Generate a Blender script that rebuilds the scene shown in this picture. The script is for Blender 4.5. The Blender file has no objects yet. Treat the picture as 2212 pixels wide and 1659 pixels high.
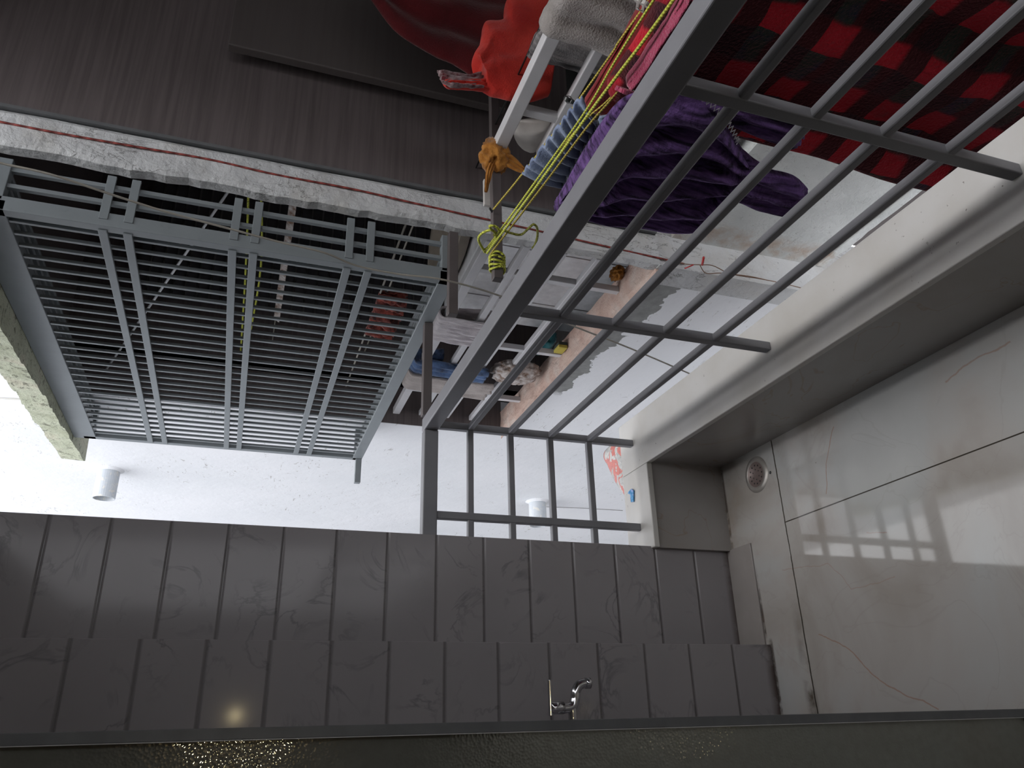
import bpy, bmesh, math, random
from mathutils import Vector, Matrix, noise
random.seed(7)
scene = bpy.context.scene
COL = scene.collection
# ------------------------------------------------------------ camera, sky, exposure
RM = Matrix(((-0.02489743, -0.32728393, -0.94459798),
             (-0.9132003, 0.39189912, -0.11171519),
             (0.40674971, 0.85982574, -0.30863306)))      # rows: image right, image down, viewing direction
CAM = Vector((0, 0, 1.5)); FPX = 1671.1
cd = bpy.data.cameras.new('camera'); cam = bpy.data.objects.new('camera', cd); COL.objects.link(cam)
cd.sensor_width = 36; cd.lens = FPX / 2212 * 36; cd.clip_start = 0.02
cr = RM[0].normalized(); cf = RM[2].normalized(); cu = cr.cross(cf).normalized(); cr = cf.cross(cu)
mw = Matrix((cr, cu, -cf)).transposed().to_4x4(); mw.translation = CAM
cam.matrix_world = mw
scene.camera = cam
scene.view_settings.view_transform = 'Standard'; scene.view_settings.look = 'None'
scene.view_settings.gamma = 1; scene.view_settings.use_curve_mapping = False
scene.view_settings.exposure = 0.0
world = bpy.data.worlds.new('sky'); scene.world = world; world.use_nodes = True
bg = world.node_tree.nodes['Background']
bg.inputs[0].default_value = (0.955, 0.965, 1.0, 1); bg.inputs[1].default_value = 3.1
sd = bpy.data.lights.new('sun', 'SUN'); sd.energy = 3.2; sd.angle = math.radians(42); sd.color = (1, 0.98, 0.95)
sun = bpy.data.objects.new('sun', sd); COL.objects.link(sun)
sun.rotation_euler = Vector((-0.06, 0.10, -1.0)).to_track_quat('-Z', 'Y').to_euler()

def ray(x, y):
    return RM.transposed() @ Vector(((x - 1106) / FPX, (y - 829.5) / FPX, 1))
def at(x, y, ax, val):
    "the point of the plane (axis ax = val) that lies in that direction from the measuring station"
    d = ray(x, y); t = (val - CAM[ax]) / d[ax]
    return CAM + d * t

# ------------------------------------------------------------ material helpers
class NT:
    def __init__(s, name):
        s.m = bpy.data.materials.new(name); s.m.use_nodes = True
        s.t = s.m.node_tree; s.b = s.t.nodes['Principled BSDF']
    def n(s, typ, **kw):
        nd = s.t.nodes.new(typ)
        for k, v in kw.items():
            if k in ('inp',):
                for i, val in v.items(): nd.inputs[i].default_value = val
            else: setattr(nd, k, v)
        return nd
    def l(s, a, b): s.t.links.new(a, b)
    def coord(s, sc=(1, 1, 1), rot=(0, 0, 0), loc=(0, 0, 0)):
        c = s.n('ShaderNodeTexCoord'); m = s.n('ShaderNodeMapping')
        m.inputs['Scale'].default_value = sc; m.inputs['Rotation'].default_value = rot; m.inputs['Location'].default_value = loc
        s.l(c.outputs['Object'], m.inputs[0]); return m.outputs[0]
    def noise(s, v, scale, detail=6, rough=.55, dist=0):
        n = s.n('ShaderNodeTexNoise', inp={'Scale': scale, 'Detail': detail, 'Roughness': rough, 'Distortion': dist})
        s.l(v, n.inputs['Vector']); return n.outputs['Fac']
    def ramp(s, f, stops):
        r = s.n('ShaderNodeValToRGB'); e = r.color_ramp.elements
        while len(e) > 1: e.remove(e[-1])
        e[0].position = stops[0][0]; e[0].color = (*stops[0][1], 1)
        for p, c in stops[1:]:
            q = e.new(p); q.color = (*c, 1)
        s.l(f, r.inputs[0]); return r.outputs[0]
    def mask(s, f, a, b):
        "0 below a, 1 above b"
        m = s.n('ShaderNodeMapRange', inp={'From Min': a, 'From Max': b}); m.clamp = True
        s.l(f, m.inputs[0]); return m.outputs[0]
    def math(s, op, a, b=None, c=None):
        m = s.n('ShaderNodeMath', operation=op)
        for i, v in enumerate((a, b, c)):
            if v is None: continue
            if isinstance(v, (int, float)): m.inputs[i].default_value = v
            else: s.l(v, m.inputs[i])
        return m.outputs[0]
    def mix(s, f, a, b):
        m = s.n('ShaderNodeMix', data_type='RGBA')
        for i, v in ((0, f), (6, a), (7, b)):
            if isinstance(v, (int, float)): m.inputs[i].default_value = v
            elif isinstance(v, tuple): m.inputs[i].default_value = (*v, 1)
            else: s.l(v, m.inputs[i])
        return m.outputs[2]
    def sep(s, v):
        x = s.n('ShaderNodeSeparateXYZ'); s.l(v, x.inputs[0]); return x.outputs
    def bump(s, h, dist, strength=1.0):
        b = s.n('ShaderNodeBump', inp={'Strength': strength, 'Distance': dist})
        s.l(h, b.inputs['Height']); s.l(b.outputs[0], s.b.inputs['Normal'])
    def base(s, c, rough=.6, metal=0, spec=.5, **kw):
        if isinstance(c, tuple): s.b.inputs['Base Color'].default_value = (*c, 1)
        else: s.l(c, s.b.inputs['Base Color'])
        if isinstance(rough, (int, float)): s.b.inputs['Roughness'].default_value = rough
        else: s.l(rough, s.b.inputs['Roughness'])
        s.b.inputs['Metallic'].default_value = metal; s.b.inputs['Specular IOR Level'].default_value = spec
        for k, v in kw.items(): s.b.inputs[k.replace('_', ' ')].default_value = v
    def vein(s, v, pts, width, wob=.02, wsc=9):
        "1 on a wobbling crack that follows the polyline pts (x, y)"
        n = s.n('ShaderNodeTexNoise', inp={'Scale': wsc, 'Detail': 5}); s.l(v, n.inputs['Vector'])
        sb = s.n('ShaderNodeVectorMath', operation='SUBTRACT'); s.l(n.outputs['Color'], sb.inputs[0]); sb.inputs[1].default_value = (.5, .5, .5)
        sc = s.n('ShaderNodeVectorMath', operation='SCALE'); s.l(sb.outputs[0], sc.inputs[0]); sc.inputs['Scale'].default_value = wob * 2
        ad = s.n('ShaderNodeVectorMath', operation='ADD'); s.l(v, ad.inputs[0]); s.l(sc.outputs[0], ad.inputs[1])
        best = None
        for (a, b) in zip(pts[:-1], pts[1:]):
            d = (b[0] - a[0], b[1] - a[1]); L2 = d[0] ** 2 + d[1] ** 2
            x, y, z = s.sep(ad.outputs[0])
            ax_ = s.math('SUBTRACT', x, a[0]); ay = s.math('SUBTRACT', y, a[1])
            t = s.math('ADD', s.math('MULTIPLY', ax_, d[0] / L2), s.math('MULTIPLY', ay, d[1] / L2))
            t = s.math('MINIMUM', s.math('MAXIMUM', t, 0.0), 1.0)
            dx = s.math('SUBTRACT', ax_, s.math('MULTIPLY', t, d[0])); dy = s.math('SUBTRACT', ay, s.math('MULTIPLY', t, d[1]))
            q = s.math('SQRT', s.math('ADD', s.math('MULTIPLY', dx, dx), s.math('MULTIPLY', dy, dy)))
            best = q if best is None else s.math('MINIMUM', best, q)
        return s.mask(best, width, width * .25)

def simple(name, col, rough=.6, metal=0, var=.12, sc=25, bump=0, bsc=120, spec=.5, **kw):
    t = NT(name); v = t.coord()
    f = t.noise(v, sc)
    c = t.ramp(f, [(.3, tuple(x * (1 - var) for x in col)), (.7, tuple(min(1, x * (1 + var)) for x in col))])
    t.base(c, rough, metal, spec, **kw)
    if bump: t.bump(t.noise(v, bsc, 8), bump)
    return t.m

# ------------------------------------------------------------ object helpers
def link(name, bm, mat, parent=None, smooth=False, bevel=0, kind=None, solid=0):
    me = bpy.data.meshes.new(name); bmesh.ops.recalc_face_normals(bm, faces=bm.faces); bm.to_mesh(me); bm.free()
    o = bpy.data.objects.new(name, me); COL.objects.link(o)
    if mat: me.materials.append(mat)
    if parent: o.parent = parent
    if smooth:
        for p in me.polygons: p.use_smooth = True
    if solid:
        m = o.modifiers.new('thickness', 'SOLIDIFY'); m.thickness = solid; m.offset = 0
    if bevel:
        m = o.modifiers.new('edges', 'BEVEL'); m.width = bevel; m.segments = 3; m.limit_method = 'ANGLE'; m.angle_limit = math.radians(50)
    if kind: o['kind'] = kind
    return o
def tag(o, label, cat, group=None, kind=None):
    o['label'] = label; o['category'] = cat
    if group: o['group'] = group
    if kind: o['kind'] = kind
    return o
def thing(name, label, cat, loc=(0, 0, 0), group=None):
    o = bpy.data.objects.new(name, None); COL.objects.link(o); o.location = loc; o.empty_display_size = .05
    return tag(o, label, cat, group)
def child(o, parent):
    "parent a mesh that was made in world coordinates"
    o.parent = parent; o.matrix_parent_inverse = Matrix.Translation(-Vector(parent.location)); return o
def bx(bm, a, b):
    x0, y0, z0 = a; x1, y1, z1 = b
    vs = [bm.verts.new(p) for p in ((x0, y0, z0), (x1, y0, z0), (x1, y1, z0), (x0, y1, z0), (x0, y0, z1), (x1, y0, z1), (x1, y1, z1), (x0, y1, z1))]
    for f in ((0, 3, 2, 1), (4, 5, 6, 7), (0, 1, 5, 4), (1, 2, 6, 5), (2, 3, 7, 6), (3, 0, 4, 7)): bm.faces.new([vs[i] for i in f])
def box(name, a, b, mat, parent=None, bevel=0, **kw):
    bm = bmesh.new(); bx(bm, a, b)
    o = link(name, bm, mat, None, bevel=bevel, **kw)
    if parent: child(o, parent)
    return o
def sbox(name, a, b, mat, bevel=0): return box(name, a, b, mat, bevel=bevel, kind='structure')
def tube(bm, pts, r, n=8, cap=True, rf=None):
    pts = [Vector(p) for p in pts]; rings = []
    up = None
    for i, p in enumerate(pts):
        d = (pts[min(i + 1, len(pts) - 1)] - pts[max(i - 1, 0)]).normalized()
        if up is None:
            up = Vector((0, 0, 1)) if abs(d.z) < .9 else Vector((1, 0, 0))
        s = d.cross(up).normalized(); up = s.cross(d).normalized()
        rr = rf(i / (len(pts) - 1)) * r if rf else r
        rings.append([bm.verts.new(p + (s * math.cos(k * 2 * math.pi / n) + up * math.sin(k * 2 * math.pi / n)) * rr) for k in range(n)])
    for a, b in zip(rings[:-1], rings[1:]):
        for k in range(n): bm.faces.new((a[k], a[(k + 1) % n], b[(k + 1) % n], b[k]))
    if cap: bm.faces.new(rings[0][::-1]); bm.faces.new(rings[-1])
def smoothpath(pts, k=6):
    pts = [Vector(p) for p in pts]; out = []
    for i in range(len(pts) - 1):
        p0 = pts[max(i - 1, 0)]; p1 = pts[i]; p2 = pts[i + 1]; p3 = pts[min(i + 2, len(pts) - 1)]
        for j in range(k):
            t = j / k
            out.append(.5 * ((2 * p1) + (p2 - p0) * t + (2 * p0 - 5 * p1 + 4 * p2 - p3) * t * t + (3 * p1 - p0 - 3 * p2 + p3) * t ** 3))
    out.append(pts[-1]); return out
def ring_lathe(bm, prof, c, axis='z', n=32):
    "prof: list of (radius, height)"
    rings = []
    for r, h in prof:
        ring = []
        for k in range(n):
            a = 2 * math.pi * k / n; u, w = r * math.cos(a), r * math.sin(a)
            p = {'z': (u, w, h), 'x': (h, u, w), 'y': (u, h, w)}[axis]
            ring.append(bm.verts.new(Vector(c) + Vector(p)))
        rings.append(ring)
    for a, b in zip(rings[:-1], rings[1:]):
        for k in range(n): bm.faces.new((a[k], a[(k + 1) % n], b[(k + 1) % n], b[k]))
    return rings

# ------------------------------------------------------------ materials
def m_plaster(name, col, stain=None, rough=.75, marks=True, bumpd=.004):
    t = NT(name); v = t.coord()
    big = t.noise(v, 1.6, 6); fine = t.noise(v, 40, 8)
    c = t.ramp(big, [(.3, tuple(x * .9 for x in col)), (.65, col)])
    if marks:
        vs = t.coord(sc=(1, .35, 1))
        n1 = t.noise(vs, 33, 3, .6, 1.2); n2 = t.noise(v, 2.3, 3)
        mk = t.math('MULTIPLY', t.mask(n1, .66, .72), t.mask(n2, .5, .62))
        c = t.mix(t.math('MULTIPLY', mk, .55), c, tuple(x * .35 for x in col))
    if stain:
        c = t.mix(t.math('MULTIPLY', t.mask(t.noise(v, 5, 6), .52, .7), .5), c, stain)
    if stain:
        cr = t.math('MULTIPLY', t.mask(t.math('ABSOLUTE', t.math('SUBTRACT', t.noise(t.coord(sc=(1.6, 1, .5)), 9, 6, .6, 1.4), .5)), .012, .002), t.mask(t.noise(v, 4, 3), .44, .56))
        c = t.mix(t.math('MULTIPLY', cr, .75), c, (.10, .095, .09))
    t.base(c, rough); h = t.math('ADD', t.noise(v, 9, 8, .6), t.math('MULTIPLY', fine, .3)); t.bump(h, bumpd, .8)
    return t.m
M = {}
M['facade'] = None
def m_facade():
    t = NT('facade_plaster'); v = t.coord(); X, Y, Z = t.sep(v)
    col = (.81, .82, .85)
    c = t.ramp(t.noise(v, 1.3, 6), [(.3, (.74, .76, .79)), (.65, col)])
    vs = t.coord(sc=(1, .8, 2.6))
    mk = t.math('MULTIPLY', t.mask(t.noise(vs, 17, 4, .6, 1.5), .62, .68), t.mask(t.noise(v, 2.1, 3), .46, .58))
    c = t.mix(t.math('MULTIPLY', mk, .7), c, (.36, .35, .33))
    # bare cement under the sill: a band with a ragged lower edge
    edge = t.math('ADD', .17, t.math('MULTIPLY', t.math('SUBTRACT', t.noise(v, 6, 5), .5), .26))
    taper = t.math('MULTIPLY', t.mask(Y, 1.9, 2.5), -.02)
    cem = t.math('MULTIPLY', t.mask(t.math('SUBTRACT', t.math('ADD', Z, taper), edge), 0, .004), t.mask(Z, .42, .38))
    cem = t.math('MULTIPLY', cem, t.mask(t.math('ADD', Y, t.math('MULTIPLY', t.noise(v, 9), .2)), 3.07, 3.03))
    c = t.mix(cem, c, t.ramp(t.noise(v, 30, 6), [(.3, (.22, .225, .22)), (.7, (.31, .315, .31))]))
    t.base(c, .75)
    h = t.math('ADD', t.noise(v, 7, 8, .6), t.math('MULTIPLY', cem, -.5)); t.bump(h, .006, .8)
    return t.m
M['facade'] = m_facade()
M['pillar'] = m_plaster('pillar_plaster', (.60, .61, .62), (.45, .42, .37), bumpd=.02)
def m_opp():
    t = NT('rough_parapet_plaster'); v = t.coord(); X, Y, Z = t.sep(v)
    c = t.ramp(t.noise(v, 4, 7), [(.3, (.54, .565, .56)), (.6, (.70, .72, .715))])
    mk = t.mask(t.noise(v, 55, 4, .6, 1.6), .63, .70)
    c = t.mix(t.math('MULTIPLY', mk, .55), c, (.27, .27, .26))
    rust = t.math('MULTIPLY', t.mask(t.math('ABSOLUTE', t.math('SUBTRACT', t.math('ADD', Y, t.math('MULTIPLY', t.noise(v, 12, 4), .1)), 1.875)), .075, .02), t.mask(t.noise(v, 14, 5), .38, .6))
    c = t.mix(t.math('MULTIPLY', rust, .55), c, (.42, .25, .14))
    t.base(c, .85); t.bump(t.noise(v, 38, 8, .65, .8), .010, .9)
    return t.m
M['opp'] = m_opp()
def m_sill():
    t = NT('pink_stone_sill'); v = t.coord()
    c = t.ramp(t.noise(v, 9, 7, .6, .6), [(.3, (.50, .33, .27)), (.5, (.62, .45, .38)), (.7, (.66, .56, .50))])
    t.base(c, .8); t.bump(t.noise(v, 45, 8, .6), .008, .9); return t.m
M['sill'] = m_sill()
def m_floor():
    t = NT('marble_floor_tile'); v = t.coord(); X, Y, Z = t.sep(v)
    c = t.ramp(t.noise(v, 2.2, 6, .5, .8), [(.3, (.31, .275, .245)), (.48, (.415, .395, .375)), (.62, (.43, .435, .43)), (.75, (.47, .475, .47))])
    ora = (.30, .13, .055)
    A = lambda *q: [tuple(at(x, y, 2, 0)[:2]) for x, y in q]
    for pts, w, a in ((A((1802, 925), (1785, 1000), (1782, 1065)), .0022, .6),
                      (A((1765, 1372), (1830, 1400), (1900, 1468), (1945, 1492), (2030, 1532)), .0026, .55),
                      (A((1690, 1228), (1790, 1222), (1840, 1270), (1930, 1250)), .002, .25),
                      (A((2040, 830), (2110, 770), (2180, 735)), .003, .45),
                      (A((1870, 1150), (1915, 1148)), .002, .4)):
        c = t.mix(t.math('MULTIPLY', t.vein(v, pts, w), a), c, ora)
    gv = t.noise(v, 3.1, 4, .5, 1.5)
    line = t.mask(t.math('ABSOLUTE', t.math('SUBTRACT', gv, .5)), .012, .0)
    c = t.mix(t.math('MULTIPLY', line, .14), c, (.25, .22, .19))
    # joints
    wob = t.math('MULTIPLY', t.math('SUBTRACT', t.noise(v, 25, 5), .5), .006)
    jy = t.mask(t.math('ABSOLUTE', t.math('ADD', t.math('SUBTRACT', Y, 1.845), wob)), .0035, .0012)
    jx = t.math('MULTIPLY', t.mask(t.math('ABSOLUTE', t.math('SUBTRACT', X, .532)), .0022, .0010), t.mask(Y, 1.846, 1.844))
    # dirt that has gathered along the cross joint, heavier towards the tap wall
    dirt = t.math('MULTIPLY', t.mask(t.math('ABSOLUTE', t.math('SUBTRACT', Y, 1.86)), .028, .006),
                  t.math('MULTIPLY', t.mask(X, .32, .08), t.mask(t.noise(v, 11, 5), .42, .62)))
    c = t.mix(t.math('MULTIPLY', dirt, .9), c, (.06, .042, .025))
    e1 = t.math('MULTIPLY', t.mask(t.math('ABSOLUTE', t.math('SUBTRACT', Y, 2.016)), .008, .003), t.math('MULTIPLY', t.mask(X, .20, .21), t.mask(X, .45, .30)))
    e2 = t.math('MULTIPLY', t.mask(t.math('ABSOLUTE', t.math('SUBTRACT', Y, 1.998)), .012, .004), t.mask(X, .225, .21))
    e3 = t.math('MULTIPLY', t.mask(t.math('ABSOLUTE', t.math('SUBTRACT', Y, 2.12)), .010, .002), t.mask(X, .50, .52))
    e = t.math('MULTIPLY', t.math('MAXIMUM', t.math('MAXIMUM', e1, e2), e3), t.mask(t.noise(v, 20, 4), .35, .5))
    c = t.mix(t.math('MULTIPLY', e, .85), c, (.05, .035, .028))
    brown = t.math('MULTIPLY', t.mask(t.noise(v, 6, 5), .55, .72), t.mask(Y, 1.6, 2.0))
    c = t.mix(t.math('MULTIPLY', brown, .4), c, (.30, .21, .15))
    specks = t.mask(t.noise(v, 60, 2, .4), .80, .83)
    c = t.mix(t.math('MULTIPLY', specks, .6), c, (.1, .08, .06))
    j = t.math('MAXIMUM', jy, jx)
    c = t.mix(j, c, (.035, .028, .02))
    rf = t.math('ADD', .02, t.math('MULTIPLY', t.noise(v, 5, 5), .06))
    t.base(c, rf, spec=.55)
    t.bump(t.math('SUBTRACT', t.math('MULTIPLY', t.noise(v, 3, 2), .05), j), .001, .3)
    return t.m
M['floor'] = m_floor()
M['skirt'] = simple('skirting_marble', (.30, .275, .265), .12, var=.1, sc=6)
def m_walltile(name, zoff, pitch, axis=0):
    t = NT(name); v = t.coord(); X, Y, Z = t.sep(v)
    u = t.math('DIVIDE', t.math('SUBTRACT', Z, zoff), pitch)
    fr = t.math('FRACT', t.math('ADD', u, 10.0)); idx = t.math('FLOOR', t.math('ADD', u, 10.0))
    d = t.math('MULTIPLY', t.math('MINIMUM', fr, t.math('SUBTRACT', 1.0, fr)), pitch)
    # the marble print shifts from row to row
    cmb = t.n('ShaderNodeCombineXYZ'); t.l(t.math('ADD', X, t.math('MULTIPLY', idx, 3.7)), cmb.inputs[0]); t.l(Y, cmb.inputs[1]); t.l(Z, cmb.inputs[2])
    vv = cmb.outputs[0]
    c = t.ramp(t.noise(vv, 3, 5), [(.3, (.30, .283, .295)), (.7, (.335, .315, .325))])
    line = t.mask(t.math('ABSOLUTE', t.math('SUBTRACT', t.noise(vv, 4.5, 5, .55, 1.8), .5)), .03, .0)
    c = t.mix(t.math('MULTIPLY', t.math('MULTIPLY', line, t.mask(t.noise(vv, 6, 2), .45, .62)), .45), c, (.10, .10, .115))
    g = t.mask(d, .006, .001)
    c = t.mix(t.math('MULTIPLY', g, .42), c, (.07, .065, .065))  # row grooves: joint line with its soft shade painted into the tile colour
    foot = t.math('MULTIPLY', t.mask(Z, .03, .006), t.mask(t.noise(v, 14, 4), .25, .5))
    c = t.mix(t.math('MULTIPLY', foot, .8), c, (.07, .045, .035))
    t.base(c, .09, spec=.16)
    t.bump(t.math('MULTIPLY', g, -1.0), .004, 1.0)
    return t.m
M['tile1'] = m_walltile('wall_tile_front', -.009, .14)
M['tile2'] = m_walltile('wall_tile_near', -.010, .1415)
def m_paratile():
    t = NT('parapet_face_tile'); v = t.coord()
    c = t.ramp(t.noise(v, 2.5, 6, .5, 1), [(.3, (.30, .275, .26)), (.7, (.37, .355, .35))])
    line = t.mask(t.math('ABSOLUTE', t.math('SUBTRACT', t.noise(v, 2.6, 4, .5, 1.2), .5)), .006, 0)
    c = t.mix(t.math('MULTIPLY', line, .35), c, (.26, .15, .09))
    t.base(c, .22); return t.m
M['paratile'] = m_paratile()
def m_coping():
    t = NT('white_coping_stone'); v = t.coord()
    c = t.ramp(t.noise(v, 5, 6), [(.3, (.54, .52, .49)), (.65, (.62, .61, .60))])
    sp = t.math('MULTIPLY', t.mask(t.noise(v, 90, 3, .5), .70, .74), t.mask(t.noise(v, 4, 3), .45, .6))
    c = t.mix(t.math('MULTIPLY', sp, .8), c, (.12, .1, .09))
    t.base(c, .45); return t.m
M['coping'] = m_coping()
M['copingjoint'] = simple('coping_joint', (.2, .18, .16), .8)
def m_rail(name, col, rough=.38, dirt=.25):
    t = NT(name); v = t.coord()
    c = t.ramp(t.noise(v, 14, 6), [(.3, tuple(x * .9 for x in col)), (.7, col)])
    dn = t.mask(t.noise(v, 38, 5), .66, .76)
    c = t.mix(t.math('MULTIPLY', dn, dirt), c, tuple(x * .55 for x in col))
    t.base(c, rough, .0, .5); t.bump(t.noise(v, 160, 4), .0004, .5); return t.m
M['rail'] = m_rail('grey_enamel', (.23, .23, .25))
M['cage'] = m_rail('pale_grey_enamel', (.22, .245, .26), .40)
M['railopp'] = m_rail('light_grey_enamel', (.64, .64, .66), .45, .35)
M['brownsteel'] = m_rail('brown_primer_steel', (.10, .085, .085), .5, .4)
def m_lam(name, a, b):
    t = NT(name); v = t.coord(sc=(1.3, 1.3, 42)); v2 = t.coord()
    f = t.noise(v, 1.6, 6, .6)
    c = t.ramp(f, [(.35, a), (.6, b)])
    c = t.mix(t.math('MULTIPLY', t.mask(t.noise(v2, 7, 5), .68, .74), .35), c, (.10, .05, .03))
    t.base(c, .45); return t.m
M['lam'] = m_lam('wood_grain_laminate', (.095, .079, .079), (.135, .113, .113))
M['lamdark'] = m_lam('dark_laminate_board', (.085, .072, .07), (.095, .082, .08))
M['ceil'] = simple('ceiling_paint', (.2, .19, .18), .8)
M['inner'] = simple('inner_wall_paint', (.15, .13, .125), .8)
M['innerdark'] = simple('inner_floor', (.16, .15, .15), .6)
M['well'] = simple('shaft_wall_paint', (.38, .39, .41), .85)
M['ground'] = simple('shaft_ground', (.14, .12, .11), .9)
M['chrome'] = simple('chrome', (.62, .62, .64), .12, 1.0, var=.03)
M['steelgrey'] = simple('dull_steel', (.38, .37, .37), .3, .9)
M['pvc'] = None
def m_pvc():
    t = NT('grey_plastic_pipe'); v = t.coord()
    c = t.ramp(t.noise(v, 20, 5), [(.3, (.50, .54, .58)), (.7, (.58, .61, .65))])
    c = t.mix(t.mask(t.noise(v, 26, 6, .6, 1), .55, .62), c, (.68, .67, .63))
    t.base(c, .45); return t.m
M['pvc'] = m_pvc()
M['pvcin'] = simple('pipe_inside', (.12, .16, .2), .6)
def m_moss():
    t = NT('mossy_concrete'); v = t.coord()
    c = t.ramp(t.noise(v, 6, 6), [(.3, (.40, .42, .30)), (.5, (.52, .55, .42)), (.7, (.56, .53, .42))])
    c = t.mix(t.math('MULTIPLY', t.mask(t.noise(v, 34, 6, .65, 1), .56, .62), .7), c, (.10, .10, .07))
    t.base(c, .9); t.bump(t.noise(v, 25, 8, .65), .015); return t.m
M['moss'] = m_moss()
def m_rope(name, a, b, pitch=150):
    t = NT(name); v = t.coord(); X, Y, Z = t.sep(v)
    w = t.math('SINE', t.math('MULTIPLY', t.math('ADD', t.math('ADD', Y, t.math('MULTIPLY', X, .6)), t.math('MULTIPLY', Z, -.5)), pitch * 6.283))
    f = t.mask(w, -.2, .3)
    c = t.mix(f, a, b); t.base(c, .6); t.bump(w, .0012); return t.m
M['rope'] = m_rope('yellow_green_rope', (.42, .44, .04), (.70, .74, .10))
M['ropegold'] = m_rope('gold_rope', (.40, .30, .03), (.66, .55, .10))
M['ropeolive'] = m_rope('olive_rope', (.30, .31, .04), (.45, .46, .08))
def m_cloth(name, a, b, rough=.9, sheen=.3, sc=14, stretch=(1, 1, 1), bumpd=.003, shtint=(1, 1, 1), bsc=220):
    t = NT(name); v = t.coord(sc=stretch); v2 = t.coord()
    c = t.ramp(t.noise(v, sc, 6), [(.35, a), (.62, b)])
    t.base(c, rough, spec=.2); t.b.inputs['Sheen Weight'].default_value = sheen; t.b.inputs['Sheen Roughness'].default_value = .4
    t.b.inputs['Sheen Tint'].default_value = (*shtint, 1)
    t.bump(t.noise(v2, bsc, 4), bumpd, .7); return t.m
M['purple'] = m_cloth('purple_velour', (.010, .005, .018), (.135, .07, .22), sheen=.35, sc=42, stretch=(1, 2.6, .22), shtint=(.7, .5, 1), bumpd=.01, bsc=60)  # lilac streaks are highlights along the folds, painted into the colour
M['towel'] = m_cloth('grey_towelling', (.30, .275, .26), (.38, .35, .34), sheen=.2, bumpd=.006)
M['towel2'] = m_cloth('pale_mauve_cotton', (.52, .48, .51), (.76, .72, .74), sc=44, stretch=(1, 2, .4))
M['towel3'] = m_cloth('beige_towelling', (.38, .34, .32), (.52, .47, .45), bumpd=.006)
M['navy'] = m_cloth('navy_and_blue_cotton', (.03, .04, .07), (.12, .20, .38), sc=16)
M['crumple'] = m_cloth('brown_and_white_print_cotton', (.20, .12, .08), (.62, .58, .56), sc=36)
M['denim'] = m_cloth('faded_blue_cotton', (.16, .20, .32), (.27, .33, .47), sc=12)
M['denimdark'] = m_cloth('blue_elastic_band', (.08, .10, .16), (.30, .33, .38), sc=60)
M['maroon'] = m_cloth('maroon_wool', (.13, .008, .012), (.24, .02, .022), sheen=.3)
M['redcloth'] = m_cloth('scarlet_jersey', (.42, .018, .014), (.62, .045, .03), sheen=.25, sc=7)
M['reddark'] = m_cloth('dark_red_lining', (.05, .003, .005), (.085, .006, .008), sc=7)
M['pinkpile'] = m_cloth('crimson_pile', (.34, .035, .09), (.50, .08, .16), sheen=.6, bumpd=.01)
M['cuff'] = m_cloth('grey_lined_cuff', (.09, .012, .016), (.30, .22, .23), sc=50)
M['greencloth'] = m_cloth('dark_green_wool', (.02, .035, .03), (.05, .07, .06))
M['orange'] = m_cloth('ochre_rag', (.24, .09, .015), (.42, .18, .035), sc=40)
M['teal'] = m_cloth('dark_teal_cotton', (.02, .10, .12), (.05, .2, .22))
M['greycloth'] = m_cloth('grey_striped_cotton', (.06, .06, .065), (.32, .30, .30), sc=9, stretch=(1, 4, .3))
def m_plaid():
    t = NT('plaid_fleece'); v0 = t.coord()
    n = t.n('ShaderNodeTexNoise', inp={'Scale': 6, 'Detail': 3}); t.l(v0, n.inputs['Vector'])
    sb = t.n('ShaderNodeVectorMath', operation='SUBTRACT'); t.l(n.outputs['Color'], sb.inputs[0]); sb.inputs[1].default_value = (.5, .5, .5)
    sc = t.n('ShaderNodeVectorMath', operation='SCALE'); t.l(sb.outputs[0], sc.inputs[0]); sc.inputs['Scale'].default_value = .055
    ad = t.n('ShaderNodeVectorMath', operation='ADD'); t.l(v0, ad.inputs[0]); t.l(sc.outputs[0], ad.inputs[1])
    X, Y, Z = t.sep(ad.outputs[0])
    u = t.math('FRACT', t.math('ADD', t.math('DIVIDE', t.math('SUBTRACT', Y, t.math('MULTIPLY', X, .6)), .125), 20.0))
    w = t.math('FRACT', t.math('ADD', t.math('DIVIDE', Z, .12), 20.0))
    a = t.math('MULTIPLY', t.mask(u, .46, .54), t.mask(w, .40, .47))      # red check
    b = t.math('MULTIPLY', t.mask(u, .54, .46), t.mask(w, .47, .40))      # black check
    g = t.math('MULTIPLY', t.mask(u, .54, .46), t.mask(w, .62, .68))      # green/blue
    c = t.mix(a, (.035, .004, .006), (.50, .012, .026))
    c = t.mix(b, c, (.006, .006, .009))
    blue = t.mix(t.mask(t.noise(v0, 5), .48, .56), (.012, .04, .032), (.01, .025, .06))
    c = t.mix(g, c, blue)
    c = t.mix(t.math('MULTIPLY', t.mask(t.noise(v0, 9, 3), .62, .7), .35), c, (.06, .07, .07))
    t.base(c, .95, spec=.1); t.b.inputs['Sheen Weight'].default_value = .35; t.b.inputs['Sheen Roughness'].default_value = .5
    t.b.inputs['Sheen Tint'].default_value = (1, .35, .4, 1)
    t.bump(t.noise(v0, 160, 5), .01, .8); return t.m
M['plaid'] = m_plaid()
M['white'] = simple('white_enamel', (.84, .85, .87), .3)
M['whitedull'] = simple('white_plastic', (.5, .48, .46), .5)
M['beige'] = simple('beige_plastic', (.38, .33, .27), .4)
M['shutter'] = simple('dark_ribbed_shutter', (.09, .088, .095), .5)
M['black'] = simple('black_plastic', (.02, .022, .022), .4)
M['redcable'] = m_rope('red_twisted_cable', (.16, .025, .02), (.30, .05, .04), 60)
M['cord'] = simple('pale_cord', (.34, .32, .28), .6)
M['wire'] = simple('brown_wire', (.22, .13, .09), .6)
M['redplastic'] = simple('red_plastic', (.45, .03, .03), .4)
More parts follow.
